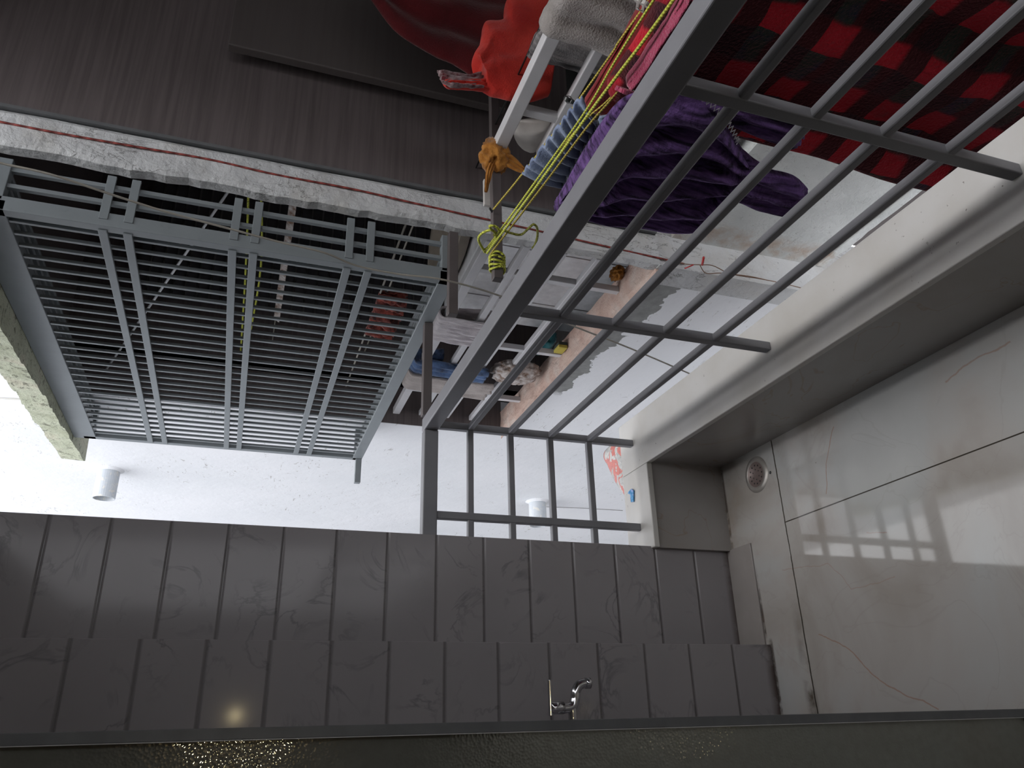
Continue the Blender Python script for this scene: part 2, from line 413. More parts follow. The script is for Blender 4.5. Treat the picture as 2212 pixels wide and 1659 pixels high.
def m_paper():
    t = NT('printed_plastic_sheet'); v = t.coord()
    c = t.ramp(t.noise(v, 30, 5, .6, 1), [(.35, (.40, .40, .39)), (.6, (.60, .60, .58))])
    n = t.noise(v, 17, 3, .5, 1.2)
    c = t.mix(t.mask(n, .50, .52), c, (.62, .20, .17))
    c = t.mix(t.math('MULTIPLY', t.mask(t.math('ABSOLUTE', t.math('SUBTRACT', t.noise(v, 24, 4, .6, 1.5), .5)), .02, .0), .8), c, (.14, .15, .18))
    t.base(c, .5); return t.m
M['paper'] = m_paper()
def m_wrap():
    t = NT('blue_wrapper_print'); v = t.coord()
    c = t.ramp(t.noise(v, 70, 3), [(.4, (.02, .16, .42)), (.5, (.06, .36, .66)), (.62, (.35, .36, .70)), (.66, (.7, .7, .8))])
    t.base(c, .3); return t.m
M['wrap'] = m_wrap()
def m_frost():
    t = NT('patterned_door_panel'); v = t.coord()
    c = t.ramp(t.noise(v, 60, 4), [(.3, (.27, .275, .245)), (.7, (.31, .315, .285))])
    t.base(c, .025, .55, spec=.8)
    vo = t.n('ShaderNodeTexVoronoi', inp={'Scale': 230}); t.l(v, vo.inputs['Vector'])
    t.bump(vo.outputs['Distance'], .00020, 1); return t.m
M['frost'] = m_frost()
M['frame'] = simple('dark_grey_door_frame', (.13, .135, .14), .35)
M['frameedge'] = simple('pale_frame_edge', (.5, .5, .5), .3)
M['spongey'] = simple('yellow_sponge', (.5, .42, .08), .9)
M['spongeb'] = simple('black_scourer', (.05, .06, .05), .95)

# ------------------------------------------------------------ our balcony: the setting
XI, XO = .786, .950          # parapet inner / outer face
YI, YO = 2.125, 2.278
PZ = .283
sbox('floor', (-1.6, -2.6, -.2), (XI + .02, YI + .02, 0), M['floor'])
sbox('floor_slab', (-1.6, -2.6, -.5), (XO - .01, YO - .02, -.2), M['opp'])
bm = bmesh.new(); bx(bm, (XI, -2.6, -.2), (XO, YI, PZ - .02)); bx(bm, (.505, YI, -.2), (XO, YO, PZ - .02))
sb_ = link('wall_parapet', bm, M['paratile'], kind='structure')
sbox('trim_1', (XI - .006, -2.6, PZ - .02), (XO + .012, YO + .012, PZ), M['coping'], bevel=.003)      # side coping
# mitred corner + end coping
sbox('trim_2', (.505, YI - .006, PZ - .02), (XI - .0068, YO + .012, PZ), M['coping'], bevel=.003)
# tiled wall in two steps
sbox('wall_front', (-1.6, 2.142, 0), (.512, 2.42, 3.2), M['tile1'], bevel=.002)
sbox('wall_near', (-1.6, 2.0, 0), (.206, 2.142, 3.2), M['tile2'], bevel=.002)
sbox('baseboard_front', (.206, 2.018, 0), (.508, 2.142, .006), M['skirt'], bevel=.001)
# left wall with a door frame in front of it
sbox('wall_left', (-1.6, 1.27, 0), (.0, 2.0, 3.2), M['tile1'])
sbox('wall_back', (-1.6, -2.7, 0), (XO, -2.6, 2.95), M['inner'])
sbox('wall_inner', (-1.7, -2.7, 0), (-1.6, 2.42, 3.2), M['inner'])
sbox('ceiling', (-1.7, -2.7, 2.6), (.885, 2.42, 2.95), M['ceil'])
sbox('wall_under', (-1.7, 2.20, -5), (.505, 2.42, -.5), M['well'])
# door that faces us at the left, its stile seen edge-on
d = thing('door_1', 'grey patterned door with dark frame at the bottom edge of the photo, a lamp glinting in it', 'door', (-.5, 1.25, 0))
d['kind'] = 'structure'
box('door_frame', (-.0045, 1.225, 0), (.0105, 1.27, 2.7), M['frame'], d, bevel=.001)
box('frame_edge', (-.0058, 1.222, 0), (-.0045, 1.262, 2.7), M['frameedge'], d)
box('door_panel', (-1.55, 1.235, .01), (-.0058, 1.265, 2.7), M['frost'], d)

# ------------------------------------------------------------ the shaft and the building opposite
XF = 1.38                     # facade line opposite
XG = 1.50                     # its nearer balcony parapet
bm = bmesh.new()
bx(bm, (XF, 3.53, -5), (XF + .25, 9, 3.3))                 # blank wall beyond the far jamb
bx(bm, (XF, 1.985, -5), (XF + .12, 3.53, .295))              # below the sill
bx(bm, (XF, 1.88, 2.34), (XF + .25, 3.53, 3.3))
link('wall_facade', bm, M['facade'], kind='structure')
# rough pillar face at the near jamb
def rough_prism(name, x0f, x1f, y0, y1, z0, z1, mat, nz=90, nx=10):
    bm = bmesh.new(); rows = []
    for i in range(nz + 1):
        z = z0 + (z1 - z0) * i / nz
        xa = x0f(z); xb = x1f(z); row = []
        for k in range(nx + 1):
            x = xa + (xb - xa) * k / nx
            e = .0 if k in (0, nx) else .006
            y = y0 + e * (noise.noise(Vector((x * 14, z * 9, 3))) - .4) - (0 if k in (0, nx) else .004)
            row.append(bm.verts.new((x, y, z)))
        row.append(bm.verts.new((xb, y1, z))); row.append(bm.verts.new((xa, y1, z)))
        rows.append(row)
    for a, b in zip(rows[:-1], rows[1:]):
        n = len(a)
        for k in range(n): bm.faces.new((a[k], a[(k + 1) % n], b[(k + 1) % n], b[k]))
    bm.faces.new(rows[0][::-1]); bm.faces.new(rows[-1])
    return link(name, bm, mat, kind='structure')
rough_prism('wall_pillar', lambda z: 1.386 + .010 * noise.noise(Vector((0, 1, z * 5))) + .006 * noise.noise(Vector((0, 4, z * 22))),
            lambda z: 1.497 + .004 * noise.noise(Vector((9, 1, z * 6))), 1.878, 1.912, .30, 2.9, M['pillar'])
sbox('wall_corner', (XF, 1.876, -5), (XG + .12, 1.985, .30), M['pillar'])
# nearer balcony opposite
rough_prism('wall_opposite', lambda z: XG, lambda z: XG + .15, -2.6, 1.876, -.352, .24, M['opp'], 24, 4)
bm = bmesh.new(); rows = []
for i in range(141):          # ragged slab edge under it
    y = -2.6 + 4.47 * i / 140
    b = -.380 + .010 * noise.noise(Vector((y * 9, 0, 0))) + .008 * noise.noise(Vector((y * 40, 2, 0)))
    rows.append([bm.verts.new(p) for p in ((XG - .004, y, -.350), (XG - .004, y, b), (XG + .14, y, b), (XG + .14, y, -.350))])
for a, b in zip(rows[:-1], rows[1:]):
    for k in range(4): bm.faces.new((a[k], a[(k + 1) % 4], b[(k + 1) % 4], b[k]))
bm.faces.new(rows[0][::-1]); bm.faces.new(rows[-1])
link('trim_4', bm, M['opp'], kind='structure')
sbox('floor_opposite', (XG + .14, -2.6, -.36), (3.4, 9, -.02), M['innerdark'])
sbox('wall_partition', (XG, 1.90, -.02), (3.4, 1.985, 2.9), M['lam'])
sbox('trim_5', (1.502, 1.868, .30), (1.512, 1.900, 2.7), M['frame'])
bm = bmesh.new(); bx(bm, (1.514, 1.872, .30), (3.3, 1.900, 2.7)); link('wall_panel', bm, M['lam'], kind='structure')
sbox('ceiling_opposite', (XG, -2.7, 2.62), (3.4, 1.985, 3.2), M['ceil'])
sbox('wall_opposite_back', (3.3, -2.7, -.36), (3.4, 9, 3.2), M['inner'])
sbox('wall_opposite_end', (XG, -2.7, -.36), (3.4, -2.6, 3.2), M['inner'])
sbox('wall_shaft_below', (XG + .13, -2.6, -5), (XG + .2, 1.88, -.37), M['brownsteel'])
# farther balcony opposite
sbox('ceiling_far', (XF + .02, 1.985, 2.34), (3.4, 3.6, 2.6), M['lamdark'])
sbox('wall_far_end', (XG + .06, 3.53, -.36), (3.4, 3.62, 2.6), M['lam'])
sbox('trim_6', (XF + .002, 3.528, .30), (XF + .2, 3.54, 2.3), M['lam'])
# stone sill with a worn surface
bm = bmesh.new(); ny, nx = 120, 8; g = []
for i in range(ny + 1):
    y = 1.90 + (3.528 - 1.90) * i / ny; row = []
    xa = 1.352 + .006 * noise.noise(Vector((y * 11, 0, 0))) + .004 * noise.noise(Vector((y * 45, 0, 5)))
    for k in range(nx + 1):
        x = xa + (1.50 - xa) * k / nx
        row.append(bm.verts.new((x, y, .302 + .004 * noise.noise(Vector((x * 30, y * 14, 2))))))
    row.append(bm.verts.new((1.50, y, .2))); row.append(bm.verts.new((xa + .02, y, .285))); g.append(row)
for a, b in zip(g[:-1], g[1:]):
    n = len(a)
    for k in range(n): bm.faces.new((a[k], a[(k + 1) % n], b[(k + 1) % n], b[k]))
bm.faces.new(g[0][::-1]); bm.faces.new(g[-1])
link('trim_7', bm, M['sill'], kind='structure')
sbox('wall_sill_back', (XF + .1, 1.985, -.02), (1.50, 3.53, .29), M['inner'])
# sun shade slab over the cage, mossy underneath, with a ragged lip
bm = bmesh.new(); rows = []
for i in range(161):
    y = 1.9 + (3.99 - 1.9) * i / 160
    xa = 1.125 + .056 * (y - 2.4) + .012 * noise.noise(Vector((y * 7, 0, 0))) + .008 * noise.noise(Vector((y * 30, 3, 0)))
    if y > 3.6: xa = xa + .0
    rows.append([bm.verts.new(p) for p in ((xa, y, 2.245 + .004 * noise.noise(Vector((y * 20, 1, 1)))), (XF + .01, y, 2.25), (XF + .01, y, 2.36), (xa + .004, y, 2.34))])
for a, b in zip(rows[:-1], rows[1:]):
    for k in range(4): bm.faces.new((a[k], a[(k + 1) % 4], b[(k + 1) % 4], b[k]))
bm.faces.new(rows[0][::-1]); bm.faces.new(rows[-1])
link('trim_8', bm, M['moss'], kind='structure')
# light well beyond
sbox('wall_well_far', (-3, 9, -5), (3.4, 9.2, 5.0), M['well'])
sbox('wall_well_left', (-3.1, 2.42, -5), (-3, 9.2, 5.0), M['well'])
sbox('ground', (-3.2, -2.8, -5.1), (3.5, 9.2, -5), M['ground'])

# ------------------------------------------------------------ our railing
HZ = .982; BZ = (.854, .720, .583, .445); RX, RY = .872, 2.205
r = thing('balcony_railing', 'dark grey square-tube railing with thick handrail on the near tiled parapet', 'railing', (RX, RY, PZ))
hh = .0225; bb = .0096
box('handrail', (RX - hh, -2.6, HZ - hh), (RX + hh, RY + .02, HZ + hh), M['rail'], r, bevel=.004)
box('handrail', (.2, RY - .016, HZ - hh), (RX - hh, RY + .02, HZ + hh), M['rail'], r, bevel=.004)
for z in BZ:
    box('bar', (RX - bb, -2.6, z - bb), (RX + bb, RY, z + bb), M['rail'], r, bevel=.0045)
    box('bar', (.2, RY - bb, z - bb), (RX - bb, RY + bb, z + bb), M['rail'], r, bevel=.003)
for y in (RY, 1.448, .735, -.02, -.75, -1.5):
    box('post', (RX - .0115, y - .0115, PZ), (RX + .0115, y + .0115, HZ - hh), M['rail'], r, bevel=.003)
box('post', (.585 - .0115, RY - .0115, PZ), (.585 + .0115, RY + .0115, HZ - hh), M['rail'], r, bevel=.003)

# ------------------------------------------------------------ window cage opposite
CX, CY0, CY1, CZ0, CZ1 = 1.22, 1.915, 3.655, .985, 2.205
c = thing('window_cage', 'grey steel security cage of closely set upright bars on the building opposite', 'security grille', (CX, 2.8, CZ0))
def cb(name, a, b, be=.002): return box(name, a, b, M['cage'], c, bevel=be)
cb('bottom_rail', (CX, CY0, CZ0), (CX + .03, CY1, CZ0 + .045)); cb('top_rail', (CX, CY0, CZ1 - .05), (CX + .03, CY1, CZ1 + .04))
cb('corner_post', (CX, CY0, CZ0), (CX + .042, CY0 + .03, CZ1)); cb('corner_post', (CX, CY1 - .03, CZ0), (CX + .03, CY1, CZ1))
for z in (1.922, 1.862, 1.600, 1.545, 1.288, 1.228):
    cb('cross_strip', (CX - .004, CY0 + .02, z), (CX + .004, CY1 - .02, z + .022), .001)
    cb('end_strip', (CX + .02, CY0 - .003, z), (XF - .002, CY0 + .006, z + .022), .001)
yb = CY0 + .056
k = 0
while yb < CY1 - .04:
    box('bar', (CX + .004, yb - .005, CZ0 + .03), (CX + .0135, yb + .005, CZ1 - .03), M['cage'], c, bevel=.001); yb += .0575
for x in (1.300, 1.350):
    cb('end_bar', (x - .006, CY0 + .006, CZ0 + .02), (x + .006, CY0 + .02, CZ1), .001)
cb('end_rail', (CX + .03, CY0, CZ0), (XF - .002, CY0 + .03, CZ0 + .04)); cb('end_rail', (CX + .03, CY0, CZ1 - .04), (XF - .002, CY0 + .03, CZ1))
cb('end_rail', (CX + .03, CY1 - .03, CZ0), (XF - .002, CY1, CZ0 + .04)); cb('end_rail', (CX + .03, CY1 - .03, CZ1 - .04), (XF - .002, CY1, CZ1))
for z in (CZ0 + .012, CZ1 - .022):
    for x in (1.268, 1.300, 1.332, 1.364):
        cb('shelf_bar' if z < 1.5 else 'roof_bar', (x - .006, CY0 + .03, z - .006), (x + .006, CY1 - .03, z + .006), .001)
box('stub', (1.095, CY0 - .026, CZ0 - .004), (XF - .002, CY0, CZ0 + .024), M['brownsteel'], c, bevel=.002)
box('stub', (1.10, CY1 - .028, CZ0 + .002), (CX, CY1, CZ0 + .03), M['cage'], c, bevel=.002)
t_ = box('tie_bar', (RX + hh, 2.185, .984), (CX, 2.213, 1.012), M['brownsteel'], bevel=.002)
tag(t_, 'short dark steel bar joining the handrail corner to the bottom of the cage', 'steel bar')

# farther railing opposite, on the stone sill
r2 = thing('sill_railing', 'light grey railing standing on the pink stone sill under the cage', 'railing', (1.45, 2.7, .3))
for i, z in enumerate((.845, .72, .59, .46)):
    w = .017 if i == 0 else .0125
    box('handrail' if i == 0 else 'bar', (1.45 - w, 1.985, z - w), (1.45 + w, 3.53, z + w), M['railopp'], r2, bevel=.003)
for y in (2.17, 2.715, 3.235):
    box('post', (1.44, y - .012, .30), (1.464, y + .012, .845), M['railopp'], r2, bevel=.002)
# nearer railing opposite
r1 = thing('opposite_railing', 'light grey railing on the rough plaster parapet opposite, behind the washing', 'railing', (XG + .04, 1.4, .23))
for i, z in enumerate((.925, .80, .66, .52, .38)):
    w = .018 if i == 0 else .0125
    box('handrail' if i == 0 else 'bar', (XG + .03 - w, -2.6, z - w), (XG + .03 + w, 1.655, z + w), M['railopp'], r1, bevel=.003)
for y in (1.50, .75, .0, -.75):
    box('post', (XG + .018, y - .012, .23), (XG + .042, y + .012, .925), M['railopp'], r1, bevel=.002)

# ------------------------------------------------------------ cloth helpers
def loft(name, L, U, thick, mat, fold=.01, nf=7, parent=None, k=8, m=40, seed=0, taper=True, depth_axis=0):
    """A soft, closed body: rows run from L[i] to U[i]; pillow cross-section with folds that run along the rows' travel."""
    Ls = smoothpath(L, k); Us = smoothpath(U, k); bm = bmesh.new(); rows = []
    N = len(Ls)
    for i, (a, b) in enumerate(zip(Ls, Us)):
        t = i / (N - 1)
        mid = (a + b) / 2; ax = (a - b); w = ax.length / 2; ax.normalize() if w > 1e-6 else None
        dirn = Vector((1, 0, 0)) if depth_axis == 0 else Vector((0, 1, 0))
        th = thick * (min(1, (.25 + 4 * t), (.25 + 5 * (1 - t))) if taper else 1)
        ring = []
        for q in range(m):
            an = 2 * math.pi * q / m; s = math.cos(an); h = math.sin(an)
            h = math.copysign(abs(h) ** .6, h)
            f = fold * (math.sin(s * nf * 3.1 + seed + 1.5 * noise.noise(Vector((t * 3, s, seed)))) + .8 * noise.noise(Vector((s * 5, t * 5, seed + 7)))) * (1 - s * s) ** .3
            e = fold * .6 * noise.noise(Vector((t * 7, s * 2, seed + 3)))
            ring.append(bm.verts.new(mid + ax * (w * s + e) + dirn * (th * h + (f if h < 0 else f * .5))))
        rows.append(ring)
    for a, b in zip(rows[:-1], rows[1:]):
        for q in range(m): bm.faces.new((a[q], a[(q + 1) % m], b[(q + 1) % m], b[q]))
    bm.faces.new(rows[0][::-1]); bm.faces.new(rows[-1])
    o = link(name, bm, mat, smooth=True)
    if parent: child(o, parent)
    return o
def drape(name, y0, y1, xc, ztop, dfront, dback, mat, rad=.02, fold=.008, nf=5, thick=.006, seed=0, skew=0, bottomwave=.0, parent=None, zslope=0, flare=.01, zf=None):
    "a cloth folded over a line that runs along Y"
    bm = bmesh.new(); ny = max(24, int((y1 - y0) / .008)); sec = []
    nd = 26
    for i in range(nd): sec.append((-rad - flare * (1 - i / nd), -dfront * (1 - i / nd), 1 - i / nd))
    for i in range(9):
        a = math.pi - math.pi * i / 8; sec.append((rad * math.cos(a), rad * math.sin(a) * .8, 0))
    for i in range(1, nd + 1): sec.append((rad + flare * i / nd, -dback * i / nd, i / nd))
    grid = []
    for j in range(ny + 1):
        v = j / ny; y = y0 + (y1 - y0) * v; col = []
        for (dx, dz, hang) in sec:
            f = fold * (.35 + .65 * hang) * (math.sin(v * nf * 6.283 + seed + 2 * noise.noise(Vector((hang * 2, v * 3, seed)))) + .7 * noise.noise(Vector((v * 9, hang * 4, seed + 5))))
            zz = ztop + dz - rad * .8 + zslope * (y - y0) + bottomwave * hang * noise.noise(Vector((v * 4, 0, seed)))
            if zf: zz += zf(y)
            col.append(bm.verts.new((xc + dx + f * (-1 if dx < 0 else 1), y + skew * hang * (-dz if dz < 0 else 0) + .4 * fold * noise.noise(Vector((hang * 6, v * 5, seed + 9))), zz)))
        grid.append(col)
    for a, b in zip(grid[:-1], grid[1:]):
        for q in range(len(a) - 1): bm.faces.new((a[q], a[q + 1], b[q + 1], b[q]))
    o = link(name, bm, mat, smooth=True, solid=thick)
    if parent: child(o, parent)
    return o

# ------------------------------------------------------------ clothes-line pole and ropes
pole = thing('clothesline_pole', 'brown square steel pole end that carries the yellow ropes', 'pole', (1.6, 1.68, .93))
box('pole_tube', (1.095, 1.668, .917), (1.80, 1.693, .943), M['brownsteel'], pole, bevel=.002)
box('pole_bracket', (1.345, 1.694, .915), (1.435, 1.706, .960), M['whitedull'], pole, bevel=.002)
def rope(name, px, X, mat, r, label, extra=(), group=None):
    pts = [at(x, y, 0, Xi) for (x, y), Xi in zip(px, X if isinstance(X, (list, tuple)) else [X] * len(px))]
    e0 = pts[-1]; dv = (pts[-1] - pts[0]).normalized(); pts = pts + [e0 + dv * .4 + Vector((0, 0, .004)), e0 + dv * 1.2 + Vector((0, 0, .01)), e0 + dv * 3.2]
    bm = bmesh.new(); tube(bm, smoothpath(pts, 8), r, 8); o = link(name, bm, mat, smooth=True)
    return tag(o, label, 'rope', group)
rope('clothesline', [(1046, 545), (1160, 388), (1265, 240), (1330, 130), (1412, 0)], 1.155, M['rope'], 0.0025, 'yellow-green washing line, the one that runs highest to the top edge of the photo', [(1.16, .2, 1.0), (1.16, -2.5, 1.0)])
rope('clothesline', [(1052, 547), (1170, 388), (1280, 235), (1345, 148), (1411, 60)], 1.145, M['rope'], 0.0034, 'thickest and brightest yellow-green washing line running under the blanket', [(1.15, .4, .905), (1.15, -2.5, .95)])
rope('clothesline', [(1060, 548), (1180, 392), (1270, 273), (1352, 176)], 1.16, M['ropegold'], 0.0025, 'gold washing line passing under the crimson corner of the blanket', [(1.17, .6, .88), (1.17, -2.5, .9)])
rope('clothesline', [(1052, 535), (1100, 470), (1180, 360), (1262, 262), (1345, 182)], 1.175, M['ropegold'], 0.0018, 'thin speckled gold line beside the thicker yellow ones', [(1.18, .6, .88), (1.18, -2.5, .9)])
rope('clothesline', [(1066, 452), (1125, 380), (1225, 250), (1322, 115), (1355, 65)], 1.30, M['ropegold'], 0.0026, 'gold washing line tied to the black hook, passing behind the blue cloth', [(1.3, .4, .95), (1.3, -2.5, .95)])
# knot and loose ends
kn = thing('rope_knot', 'tangled yellow-green rope knot around the pole end with a loose loop', 'rope knot', (1.13, 1.68, .93))
bm = bmesh.new()
for s_ in range(5):
    pts = []
    for i in range(26):
        a = i / 25 * 2 * math.pi
        pts.append((1.125 + .011 * s_ + .004 * math.sin(2 * a + s_), 1.6805 + .020 * math.cos(a + s_), .93 + .0205 * math.sin(a + s_)))
    tube(bm, pts, .0032, 7)
child(link('coils', bm, M['rope'], smooth=True), kn)
bm = bmesh.new()
tube(bm, smoothpath([at(x, y, 0, 1.15) for x, y in ((1048, 545), (1034, 520), (1040, 505), (1062, 497), (1072, 512), (1060, 530), (1046, 540))]), .0034, 7)
tube(bm, smoothpath([at(x, y, 0, 1.15) for x, y in ((1062, 497), (1058, 488), (1072, 490), (1078, 500), (1068, 508))]), .0034, 7)
child(link('loop', bm, M['rope'], smooth=True), kn)
bm = bmesh.new()
tube(bm, smoothpath([at(x, y, 0, 1.15) for x, y in ((1066, 508), (1085, 498), (1105, 504), (1125, 507), (1140, 495), (1152, 485), (1160, 492), (1161, 510), (1156, 528), (1150, 536))]), .0032, 7)
child(link('loose_end', bm, M['ropeolive'], smooth=True), kn)
bm = bmesh.new()
tube(bm, smoothpath([at(x, y, 0, 1.31) for x, y in ((1058, 450), (1066, 462), (1072, 464), (1074, 458))]), .003, 6)
tag(link('wire_hook', bm, M['black'], smooth=True), 'small black hook under the pole where the gold line is tied', 'hook')
# ochre rag tied round the pole
def blob(name, cx, cy, cz, sx, sy, sz, mat, amp=.3, sc=2.2, seed=0, sub=4, ridge=True):
    bm = bmesh.new(); bmesh.ops.create_icosphere(bm, subdivisions=sub, radius=1)
    for v in bm.verts:
        n = noise.fractal(v.co * sc + Vector((seed, 0, 0)), 1, 2, 4)
        if ridge: n = (1 - abs(n) * 2) * .8
        v.co *= 1 + amp * n
        v.co = Vector((cx + v.co.x * sx, cy + v.co.y * sy, cz + v.co.z * sz))
    return link(name, bm, mat, smooth=True)
rag = thing('tied_rag', 'ochre rag knotted around the pole at the end of the opposite handrail', 'rag', (1.5, 1.68, .93))
child(blob('knot', 1.50, 1.668, .935, .048, .03, .036, M['orange'], .45, 1.8, 3), rag)
child(loft('tail', [(1.49, 1.655, .95), (1.43, 1.66, .965), (1.36, 1.66, .97)], [(1.49, 1.655, .925), (1.43, 1.66, .945), (1.36, 1.66, .962)], .003, M['orange'], .003, 3, depth_axis=1), rag)
child(loft('tail', [(1.52, 1.66, .93), (1.50, 1.65, .885), (1.45, 1.65, .84)], [(1.48, 1.66, .93), (1.45, 1.65, .89), (1.44, 1.65, .84)], .003, M['orange'], .003, 3, depth_axis=1), rag)

# ------------------------------------------------------------ washing on the ropes
bl = thing('plaid_blanket', 'large red, black and dark green checked fleece blanket on the washing line', 'blanket', (1.15, .5, .9))
drape('blanket_body', -.25, 1.055, 1.19, .893, 1.15, .75, M['plaid'], rad=.034, fold=.013, nf=6, thick=.01, seed=2, parent=bl, skew=.03)
# turned-back crimson edge
child(loft('turned_edge', [at(1352, 176, 0, 1.15), at(1400, 105, 0, 1.15), at(1440, 40, 0, 1.15), at(1475, -20, 0, 1.15)],
     [at(1388, 180, 0, 1.15), at(1436, 110, 0, 1.15), at(1480, 40, 0, 1.15), at(1520, -20, 0, 1.15)], .024, M['pinkpile'], .005, 3, taper=False), bl)
P = lambda x, y, X=1.085: at(x, y, 0, X)
pu = thing('purple_top', 'dark purple velour long-sleeved top hanging below the handrail', 'garment', P(1400, 300))
child(loft('bodice', [P(1196, 447), P(1290, 470), P(1350, 482), P(1420, 495), P(1480, 497), P(1530, 482), P(1568, 440), P(1600, 412)],
     [P(1210, 425), P(1262, 330), P(1325, 240), P(1390, 205), P(1470, 195), P(1540, 235), P(1585, 300), P(1620, 345)], .030, M['purple'], .014, 6, k=10, m=110, seed=1), pu)
child(loft('sleeve', [P(1540, 420), P(1590, 432), P(1650, 452), P(1700, 461), P(1736, 440)],
     [P(1580, 300), P(1625, 345), P(1670, 372), P(1715, 386), P(1746, 410)], .022, M['purple'], .006, 3, m=60, seed=4), pu)
Q = lambda x, y: P(x, y, 1.10)
child(loft('sleeve', [Q(1480, 250), Q(1560, 262), Q(1630, 292), Q(1690, 312), Q(1722, 320)],
     [Q(1480, 170), Q(1560, 190), Q(1640, 210), Q(1710, 235), Q(1748, 268)], .018, M['purple'], .006, 3, m=60, seed=6), pu)
bm = bmesh.new()
for off in (0, .012):
    zz = []
    path = smoothpath([P(1462, 190, 1.045 + off), P(1520, 212, 1.045 + off), P(1572, 262, 1.045 + off), P(1598, 310, 1.05 + off)], 14)
    for i, p in enumerate(path): zz.append(p + Vector((0, .006 * (1 if i % 2 else -1) , .002)))
    tube(bm, zz, .0012, 5)
child(link('zigzag_stitching', bm, simple('pale_thread', (.4, .38, .42), .8), smooth=True), pu)
# faded blue elastic-waist trousers
tr = thing('blue_trousers', 'faded blue cotton trousers with a gathered waistband folded over the washing line', 'trousers', P(1230, 300, 1.22))
def pleat(name, c0, c1, c2, c3, X, mat, n=13, amp=.008, parent=None, thick=.005):
    "gathered cloth between four corners (top far, top near, bottom near, bottom far) on the plane X"
    a, b, c_, d_ = [at(x, y, 0, X) for x, y in (c0, c1, c2, c3)]; bm = bmesh.new(); nu, nv = 120, 18; g = []
    for i in range(nu + 1):
        u = i / nu; row = []
        for j in range(nv + 1):
            v = j / nv
            p = (a.lerp(b, u)).lerp(d_.lerp(c_, u), v)
            s = math.sin(u * n * 5.2 + 3.4 * noise.noise(Vector((u * 4, v * .8, n))) + 1.6 * math.sin(u * 7) + v * .9); s = abs(s) ** .7 * (1 if s > 0 else -.4)
            row.append(bm.verts.new(p + Vector((-amp * s - .012 * math.sin(v * 3.14), .002 * noise.noise(Vector((u * 9, v * 3, 0))), .003 * s * v))))
        g.append(row)
    for p, q in zip(g[:-1], g[1:]):
        for j in range(nv): bm.faces.new((p[j], p[j + 1], q[j + 1], q[j]))
    o = link(name, bm, mat, smooth=True, solid=thick)
    if parent: child(o, parent)
    return o
pleat('gathered_front', (1128, 372), (1256, 203), (1292, 262), (1216, 402), 1.22, M['denim'], 10, .009, tr)
pleat('elastic_band', (1212, 400), (1290, 258), (1302, 270), (1224, 404), 1.218, M['denimdark'], 34, .003, tr)
pleat('leg', (1222, 402), (1300, 245), (1420, 190), (1320, 420), 1.235, M['denim'], 5, .010, tr)
# maroon cloth behind the ropes, dark green cloth above it
mr = drape('maroon_cloth', at(1262, 205, 0, 1.32)[1] - .35, at(1262, 205, 0, 1.32)[1] + .01, 1.31, .862, .24, .2, M['maroon'], rad=.022, fold=.008, nf=3, seed=8, thick=.01)
tag(mr, 'plain maroon woollen cloth hanging behind the yellow washing lines', 'cloth')
gr = drape('green_cloth', .42, .86, 1.285, .885, .1, .1, M['greencloth'], rad=.015, fold=.005, nf=3, seed=18)
tag(gr, 'dark green cloth beside the crimson blanket edge at the top of the photo', 'cloth')
# clothes pegs
def peg(px, py, X, mat, label, rot):
    p = at(px, py, 0, X); t = thing('clothes_peg', label, 'clothes peg', p); t.rotation_euler = rot
    for s in (-1, 1):
        bm = bmesh.new(); bx(bm, (-.030, -.005, s * .003), (.018, .005, s * .003 + s * .006))
        ring_lathe(bm, [(.001, -.004), (.009, -.004), (.009, .004), (.001, .004)], (-.03, 0, s * .006), 'y', 14)
        o = link('jaw', bm, mat, t, bevel=.001)
    bm = bmesh.new(); tube(bm, [(0, .007 * math.cos(a / 3), .008 * math.sin(a / 3)) for a in range(20)], .0012, 6); link('spring', bm, M['steelgrey'], t)
peg(1385, 14, 1.26, M['whitedull'], 'off-white plastic clothes peg beside the grey towel at the top edge', (.3, .4, .9))
peg(1366, 203, 1.12, M['pinkpile'], 'pink clothes peg beside the thick handrail under the blanket corner', (.3, 1.2, .9))
peg(1228, 215, 1.27, M['black'], 'black clothes peg clipped on the blue trousers', (.2, .2, .7))
# grey towel on the opposite handrail
tw = drape('grey_towel', 1.0, 1.225, XG + .03, .962, .36, .2, M['towel'], rad=.030, fold=.015, nf=2.6, seed=5, thick=.012, bottomwave=.02, flare=.02)
tag(tw, 'grey towel folded over the opposite handrail at the top of the photo', 'towel')
# scarlet garment hanging inside the nearer balcony opposite
rd = thing('scarlet_jersey', 'bright scarlet garment with a grey-lined cuff hanging in front of the brown board', 'garment', at(1100, 100, 1, 1.5))
S = lambda x, y, Y=1.5: at(x, y, 1, Y)
child(loft('body', [S(1045, 176), S(1050, 190), S(1060, 199), S(1075, 205), S(1095, 210), S(1120, 213), S(1150, 216), S(1186, 205)],
     [S(1038, 142), S(1022, 124), S(1036, 98), S(1042, 70), S(1048, 51), S(1088, 43), S(1103, -12), S(1210, -80)], 0.035, M['redcloth'], .003, 2, m=80, seed=2, depth_axis=1, taper=False), rd)
child(loft('lining', [S(760, -60, 1.56), S(850, 60, 1.56), S(940, 120, 1.56), S(1000, 150, 1.56), S(1060, 190, 1.56), S(1150, 200, 1.56)],
     [S(780, -120, 1.56), S(860, -120, 1.56), S(950, -120, 1.56), S(1010, -120, 1.56), S(1080, -120, 1.56), S(1200, -120, 1.56)], .02, M['reddark'], .01, 3, m=60, seed=3, depth_axis=1), rd)
child(loft('sleeve', [S(1062, 196), S(1030, 193), S(990, 188), S(962, 186)], [S(1058, 170), S(1025, 175), S(985, 178), S(955, 176)], .014, M['redcloth'], .004, 3, m=40, seed=9, depth_axis=1), rd)
